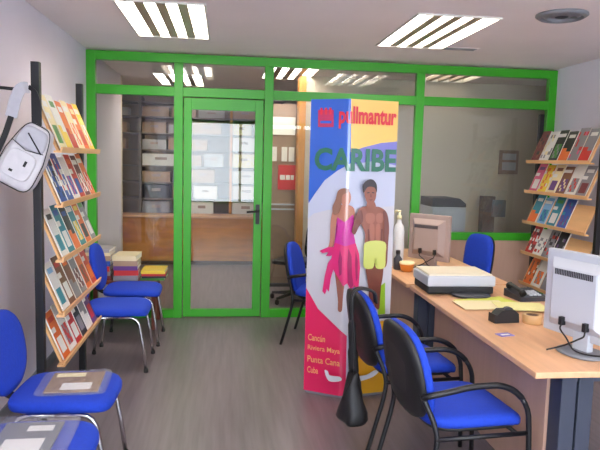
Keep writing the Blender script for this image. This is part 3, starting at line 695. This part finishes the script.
# things on the far desk
t = thing('orange_bowl', 'small orange pot on the front corner of the far desk', 'pot', (1.45, 4.76, 0.75))
MB().lathe([(0.035, 0), (0.045, 0.006), (0.056, 0.05), (0.058, 0.075), (0.052, 0.075), (0.046, 0.03), (0.02, 0.02)]).build('bowl', M_CUP, t)
MB().lathe([(0.058, 0.06), (0.0605, 0.064), (0.0605, 0.076), (0.058, 0.079)]).build('rim', M_CREAM, t)
t = thing('bottle', 'tall white pump bottle by the poster on the far desk', 'bottle', (1.43, 4.96, 0.75))
MB().lathe([(0.04, 0), (0.046, 0.01), (0.046, 0.3), (0.04, 0.34), (0.02, 0.37), (0.016, 0.40)]).build('body', M_WHITE, t)
b = MB(); b.lathe([(0.02, 0.40), (0.02, 0.43), (0.008, 0.435), (0.008, 0.465)]); b.tube([(0.01, 0, 0.465), (-0.03, 0, 0.47), (-0.04, 0, 0.455)], 0.009); b.build('pump', M_CREAM, t)
t = thing('bottle', 'small dark bottle standing before the white bottle on the far desk', 'bottle', (1.40, 4.85, 0.75))
MB().lathe([(0.03, 0), (0.034, 0.006), (0.034, 0.09), (0.015, 0.115), (0.015, 0.13)]).build('body', M_DGREY, t)
MB().lathe([(0.018, 0.13), (0.018, 0.155), (0.014, 0.158)]).build('cap', M_BLACK, t)

# blue office chair beyond the far desk
def office_chair(label, loc, rz, m):
    t = thing('office_chair', label, 'chair', loc, rz)
    MB().pad(0.46, 0.46, SEATP, n=4, fn=lambda x, y, z: (x, y, z + 0.44)).build('seat', m, t)
    MB().pad(0.40, 0.43, [(0.08, -0.03), (0.02, -0.025), (0.002, -0.012), (0, 0.0)], n=3.5, fn=lambda u, v, w: (-0.24 - 0.1 * (v + 0.2) + w + 0.3 * u * u, u, 0.75 + v)).build('back_shell', M_BLACK, t)
    def ob(u, v, w): return (-0.24 - 0.1 * (v + 0.2) + w + 0.3 * u * u, u, 0.75 + v)
    br = MB().pad(0.40, 0.44, [(0.03, 0.0), (0.004, 0.004), (0, 0.014), (0, 0.03), (0.01, 0.042), (0.05, 0.05), (0.12, 0.052)], n=3.5, fn=ob).build('backrest', m, t)
    MB().tube(smooth_path([(-0.05, 0, 0.43), (-0.22, 0, 0.43), (-0.29, 0, 0.5), (-0.285, 0, 0.68)]), 0.022, flat=0.5).build('back_support', M_BLACK, t)
    MB().tube([(0, 0, 0.1), (0, 0, 0.43)], 0.028).build('column', M_BLACK, t)
    b = MB()
    for k in range(5):
        a = 2 * PI * k / 5; b.tube([(0.02 * math.cos(a), 0.02 * math.sin(a), 0.1), (0.28 * math.cos(a), 0.28 * math.sin(a), 0.07)], [0.025, 0.015])
    b.build('star_base', M_BLACK, t)
    for k in range(5):
        a = 2 * PI * k / 5; MB().lathe([(0.012, 0), (0.024, 0.01), (0.024, 0.045), (0.01, 0.06)], (0.28 * math.cos(a), 0.28 * math.sin(a), 0), 14).build('caster', M_BLACK, t)
office_chair('blue office chair behind the far desk, under the green window sill', (2.13, 5.45, 0), PI + 0.22, M_BLUE)
office_chair('black office chair in the back room beside the orange post', (0.80, 6.95, 0), 2.6, M_BLACK)

# ------------------------------------------------------------------ back room
t = thing('counter', 'long honey-coloured wooden counter below the shelving in the back room', 'counter', (-0.6, 9.35, 0))
MB().span((-1.8, 0, 0.06), (1.6, 0.03, 0.71)).build('front_panel', M_COUNTER, t)
MB().span((-1.8, 0.03, 0.06), (1.6, 0.34, 0.7)).build('carcass', M_COUNTER, t)
MB().span((-1.84, -0.03, 0.71), (1.62, 0.36, 0.745), bev=0.006).build('worktop', M_BEECH, t)
MB().span((-1.78, 0.04, 0), (1.58, 0.3, 0.06)).build('plinth', M_BROWN, t)
for k in range(5): MB().span((-1.79 + k * 0.68, -0.006, 0.08), (-1.79 + k * 0.68 + 0.66, 0.0, 0.69), bev=0.002).build('door', M_COUNTER, t)
t = thing('shelving_unit', 'tall brown and grey metal shelving along the back room wall', 'shelving', (-0.6, 9.95, 0))
SZ = [0.72, 0.97, 1.22, 1.47, 1.72, 1.97, 2.22, 2.44]
for x in (-1.55, -0.7, 0.68, 1.5): MB().span((x - 0.02, -0.2, 0), (x + 0.02, 0.2, 2.52)).build('upright', M_SHELF if x != 0.68 else M_ORANGE, t)
for z in SZ: MB().span((-1.53, -0.2, z - 0.02), (1.48, 0.2, z)).build('shelf', M_SHELF, t)
MB().span((-1.53, 0.2, 0.1), (1.48, 0.215, 2.5)).build('back_board', M_SHELFB, t)
rnd = random.Random(5)
def carton(x, z, w, h, d, colname, kind, label):
    m = PM[colname]
    t = thing(kind, label, kind.replace('_', ' '), (x, 9.93, z + 0.001), 0, 'files and boxes on the back room shelving')
    MB().span((-w / 2, -d / 2, 0), (w / 2, d / 2, h), bev=0.004).build('case', m, t)
    MB().span((-w * 0.16, -d / 2 - 0.002, h * 0.5), (w * 0.16, -d / 2, h * 0.72)).build('label_card', M_TAUPE, t)
SHB = ['lowest', 'second', 'third', 'fourth', 'fifth', 'sixth', 'seventh']
items = {0: [('white', .36, .18), ('grey', .42, .2), ('pale grey', .2, .16), ('white', .36, .2), ('white', .42, .2), ('white', .26, .18), ('pale grey', .3, .16)],
         1: [('pale grey', .36, .17), ('black', .42, .21), ('tan', .26, .18), ('white', .36, .2), ('white', .44, .21), ('pale grey', .28, .15), ('maroon', .3, .16)],
         2: [('pale grey', .3, .18), ('tan', .42, .16), ('grey', .24, .19), ('tan', .36, .2), ('white', .44, .19), ('pale grey', .28, .18), ('white', .3, .18)],
         3: [('tan', .3, .15), ('white', .56, .18), ('tan', .3, .17), ('pale grey', .3, .2), ('cream', .36, .2), ('tan', .28, .16), ('white', .3, .18)],
         4: [('tan', .42, .16), ('pale grey', .36, .15), ('tan', .24, .18), ('tan', .3, .16), ('white', .36, .21), ('pale grey', .28, .17), ('white', .3, .16)],
         5: [('tan', .42, .15), ('tan', .36, .16), ('pale grey', .3, .13), ('tan', .44, .18), ('cream', .28, .17), ('tan', .3, .18)],
         6: [('pale grey', .42, .12), ('tan', .4, .14), ('tan', .36, .15), ('pale grey', .4, .12), ('tan', .36, .14)]}
for k, row_ in items.items():
    x = -2.02 + 0.02 * k
    for i, (c, w, h) in enumerate(row_):
        for ux in (-2.15, -1.3, 0.08, 0.9):
            if x < ux + 0.025 and x + w > ux - 0.025: x = ux + 0.03
        if x + w > 0.87: break
        kind = 'box_file' if w < 0.35 else 'storage_box'
        carton(x + w / 2, SZ[k], w, h, 0.3, c, kind, f'{c} {kind.replace("_", " ")}, {ORD[i]} from the left on the {SHB[k]} back room shelf')
        x += w + 0.03 + rnd.uniform(0, 0.03)
# red poster and white board beside the orange post
b = MB(); b.span((-0.11, 0, -0.155), (0.11, 0.012, 0.155)); b.span((-0.085, -0.002, -0.03), (-0.02, 0, 0.03), mi=1); b.span((-0.01, -0.002, -0.03), (0.04, 0, 0.03), mi=1); b.span((0.05, -0.002, -0.03), (0.09, 0, 0.03), mi=1)
# hangs on the side shelf column near the orange trim
t = thing('notice_rail', 'tall dark brown display column left of the orange post in the back room', 'display column', (0.68, 7.75, 0))
MB().span((-0.19, 0.05, 0), (0.19, 0.09, 2.3)).build('board', M_SHELFB, t)
MB().span((-0.19, 0.0, 0), (0.19, 0.14, 0.04)).build('base', M_DGREY, t)
for z in (0.98, 1.04): MB().span((-0.19, 0.02, z), (0.19, 0.05, z + 0.018)).build('rail', M_LGREY, t)
tag(b.build('red_sign', [M_RED, M_PAPER], loc=(0.765, 7.787, 1.39)), 'red sign with white marks on the dark column in the back room', 'sign')
o = MB().span((-0.15, 0, -0.11), (0.15, 0.01, 0.11)).build('white_sign', M_PAPER, loc=(0.71, 7.788, 2.03)); tag(o, 'white sheet pinned high on the dark column in the back room', 'sign')
for i, dx in enumerate((-0.1, 0.03, 0.12)):
    o = MB().span((-0.035, 0, -0.09), (0.035, 0.01, 0.09)).build('leaflet', M_PAPER, loc=(0.70 + dx, 7.788, 1.68)); tag(o, f'white leaflet, {ORD[i]} from the left above the red sign', 'leaflet', 'leaflets on the dark column')

# behind the right-hand pane
t = thing('photocopier', 'grey photocopier with a dark lid behind the right glass pane', 'photocopier', (2.55, 7.05, 0))
MB().span((-0.19, -0.22, 0.03), (0.19, 0.22, 0.55), bev=0.01).build('cabinet', M_LGREY, t)
MB().span((-0.20, -0.23, 0.55), (0.20, 0.23, 1.12), bev=0.012).build('body', M_LGREY, t)
MB().span((0.201, -0.2, 0.6), (0.206, 0.2, 1.1)).build('side_panel', mat('navy_plastic', (52, 62, 92), 0.5), t)
MB().span((-0.18, -0.236, 0.62), (0.1, -0.23, 1.06)).build('front_cover', M_LGREY, t)
MB().prism([(-0.2, 1.12), (0.2, 1.12), (0.2, 1.16), (0.12, 1.22), (-0.2, 1.22)], lambda x, z: (x, -0.22, z), lambda x, z: (x, 0.22, z)).build('lid', M_DGREY, t)
t = thing('payment_post', 'brown post with a grey box on top behind the right glass pane', 'post', (3.12, 7.1, 0))
MB().span((-0.075, -0.06, 0), (0.075, 0.06, 1.24), bev=0.006).build('column', M_BROWN, t)
MB().span((0.03, -0.1, 1.0), (0.19, -0.062, 1.2), bev=0.006).build('box', M_MGREY, t)
MB().span((-0.16, -0.14, 0), (0.16, 0.14, 0.02)).build('base', M_DGREY, t)
t = thing('electrical_panel', 'small grey electrical panel on the cream wall behind the right pane', 'electrical panel', (3.56, 7.55, 1.65))
MB().span((-0.125, -0.035, -0.15), (0.125, 0, 0.15), bev=0.006).build('cover', M_TAUPE, t)
b = MB(); b.span((-0.09, -0.038, -0.1), (0.09, -0.035, 0.0)); b.span((-0.09, -0.038, 0.03), (0.09, -0.035, 0.11)); b.build('switches', M_LGREY, t)

# ------------------------------------------------------------------ daylight, camera, colour
w = bpy.data.worlds.new('daylight'); SC.world = w; w.use_nodes = True
bg = w.node_tree.nodes['Background']; bg.inputs['Color'].default_value = (0.82, 0.90, 1.0, 1); bg.inputs['Strength'].default_value = 10.0

yaw, pitch, roll, f = 0.121337, 0.10536, 0.02551, 619.86
fw = Vector((math.sin(yaw) * math.cos(pitch), math.cos(yaw) * math.cos(pitch), -math.sin(pitch)))
r = Vector((math.cos(yaw), -math.sin(yaw), 0)); u = r.cross(fw)
rr = r * math.cos(roll) + u * math.sin(roll); uu = -r * math.sin(roll) + u * math.cos(roll)
cam = bpy.data.cameras.new('camera'); co = bpy.data.objects.new('camera', cam); COL.objects.link(co)
co.matrix_world = Matrix.Translation((0, 0, 1.62)) @ Matrix((rr, uu, -fw)).transposed().to_4x4()
cam.sensor_width = 36; cam.lens = f / 600 * 36; cam.clip_start = 0.05
SC.camera = co
SC.view_settings.view_transform = 'Standard'; SC.view_settings.look = 'None'; SC.view_settings.gamma = 1; SC.view_settings.use_curve_mapping = False
SC.view_settings.exposure = 0.05
SC.cycles.use_denoising = True
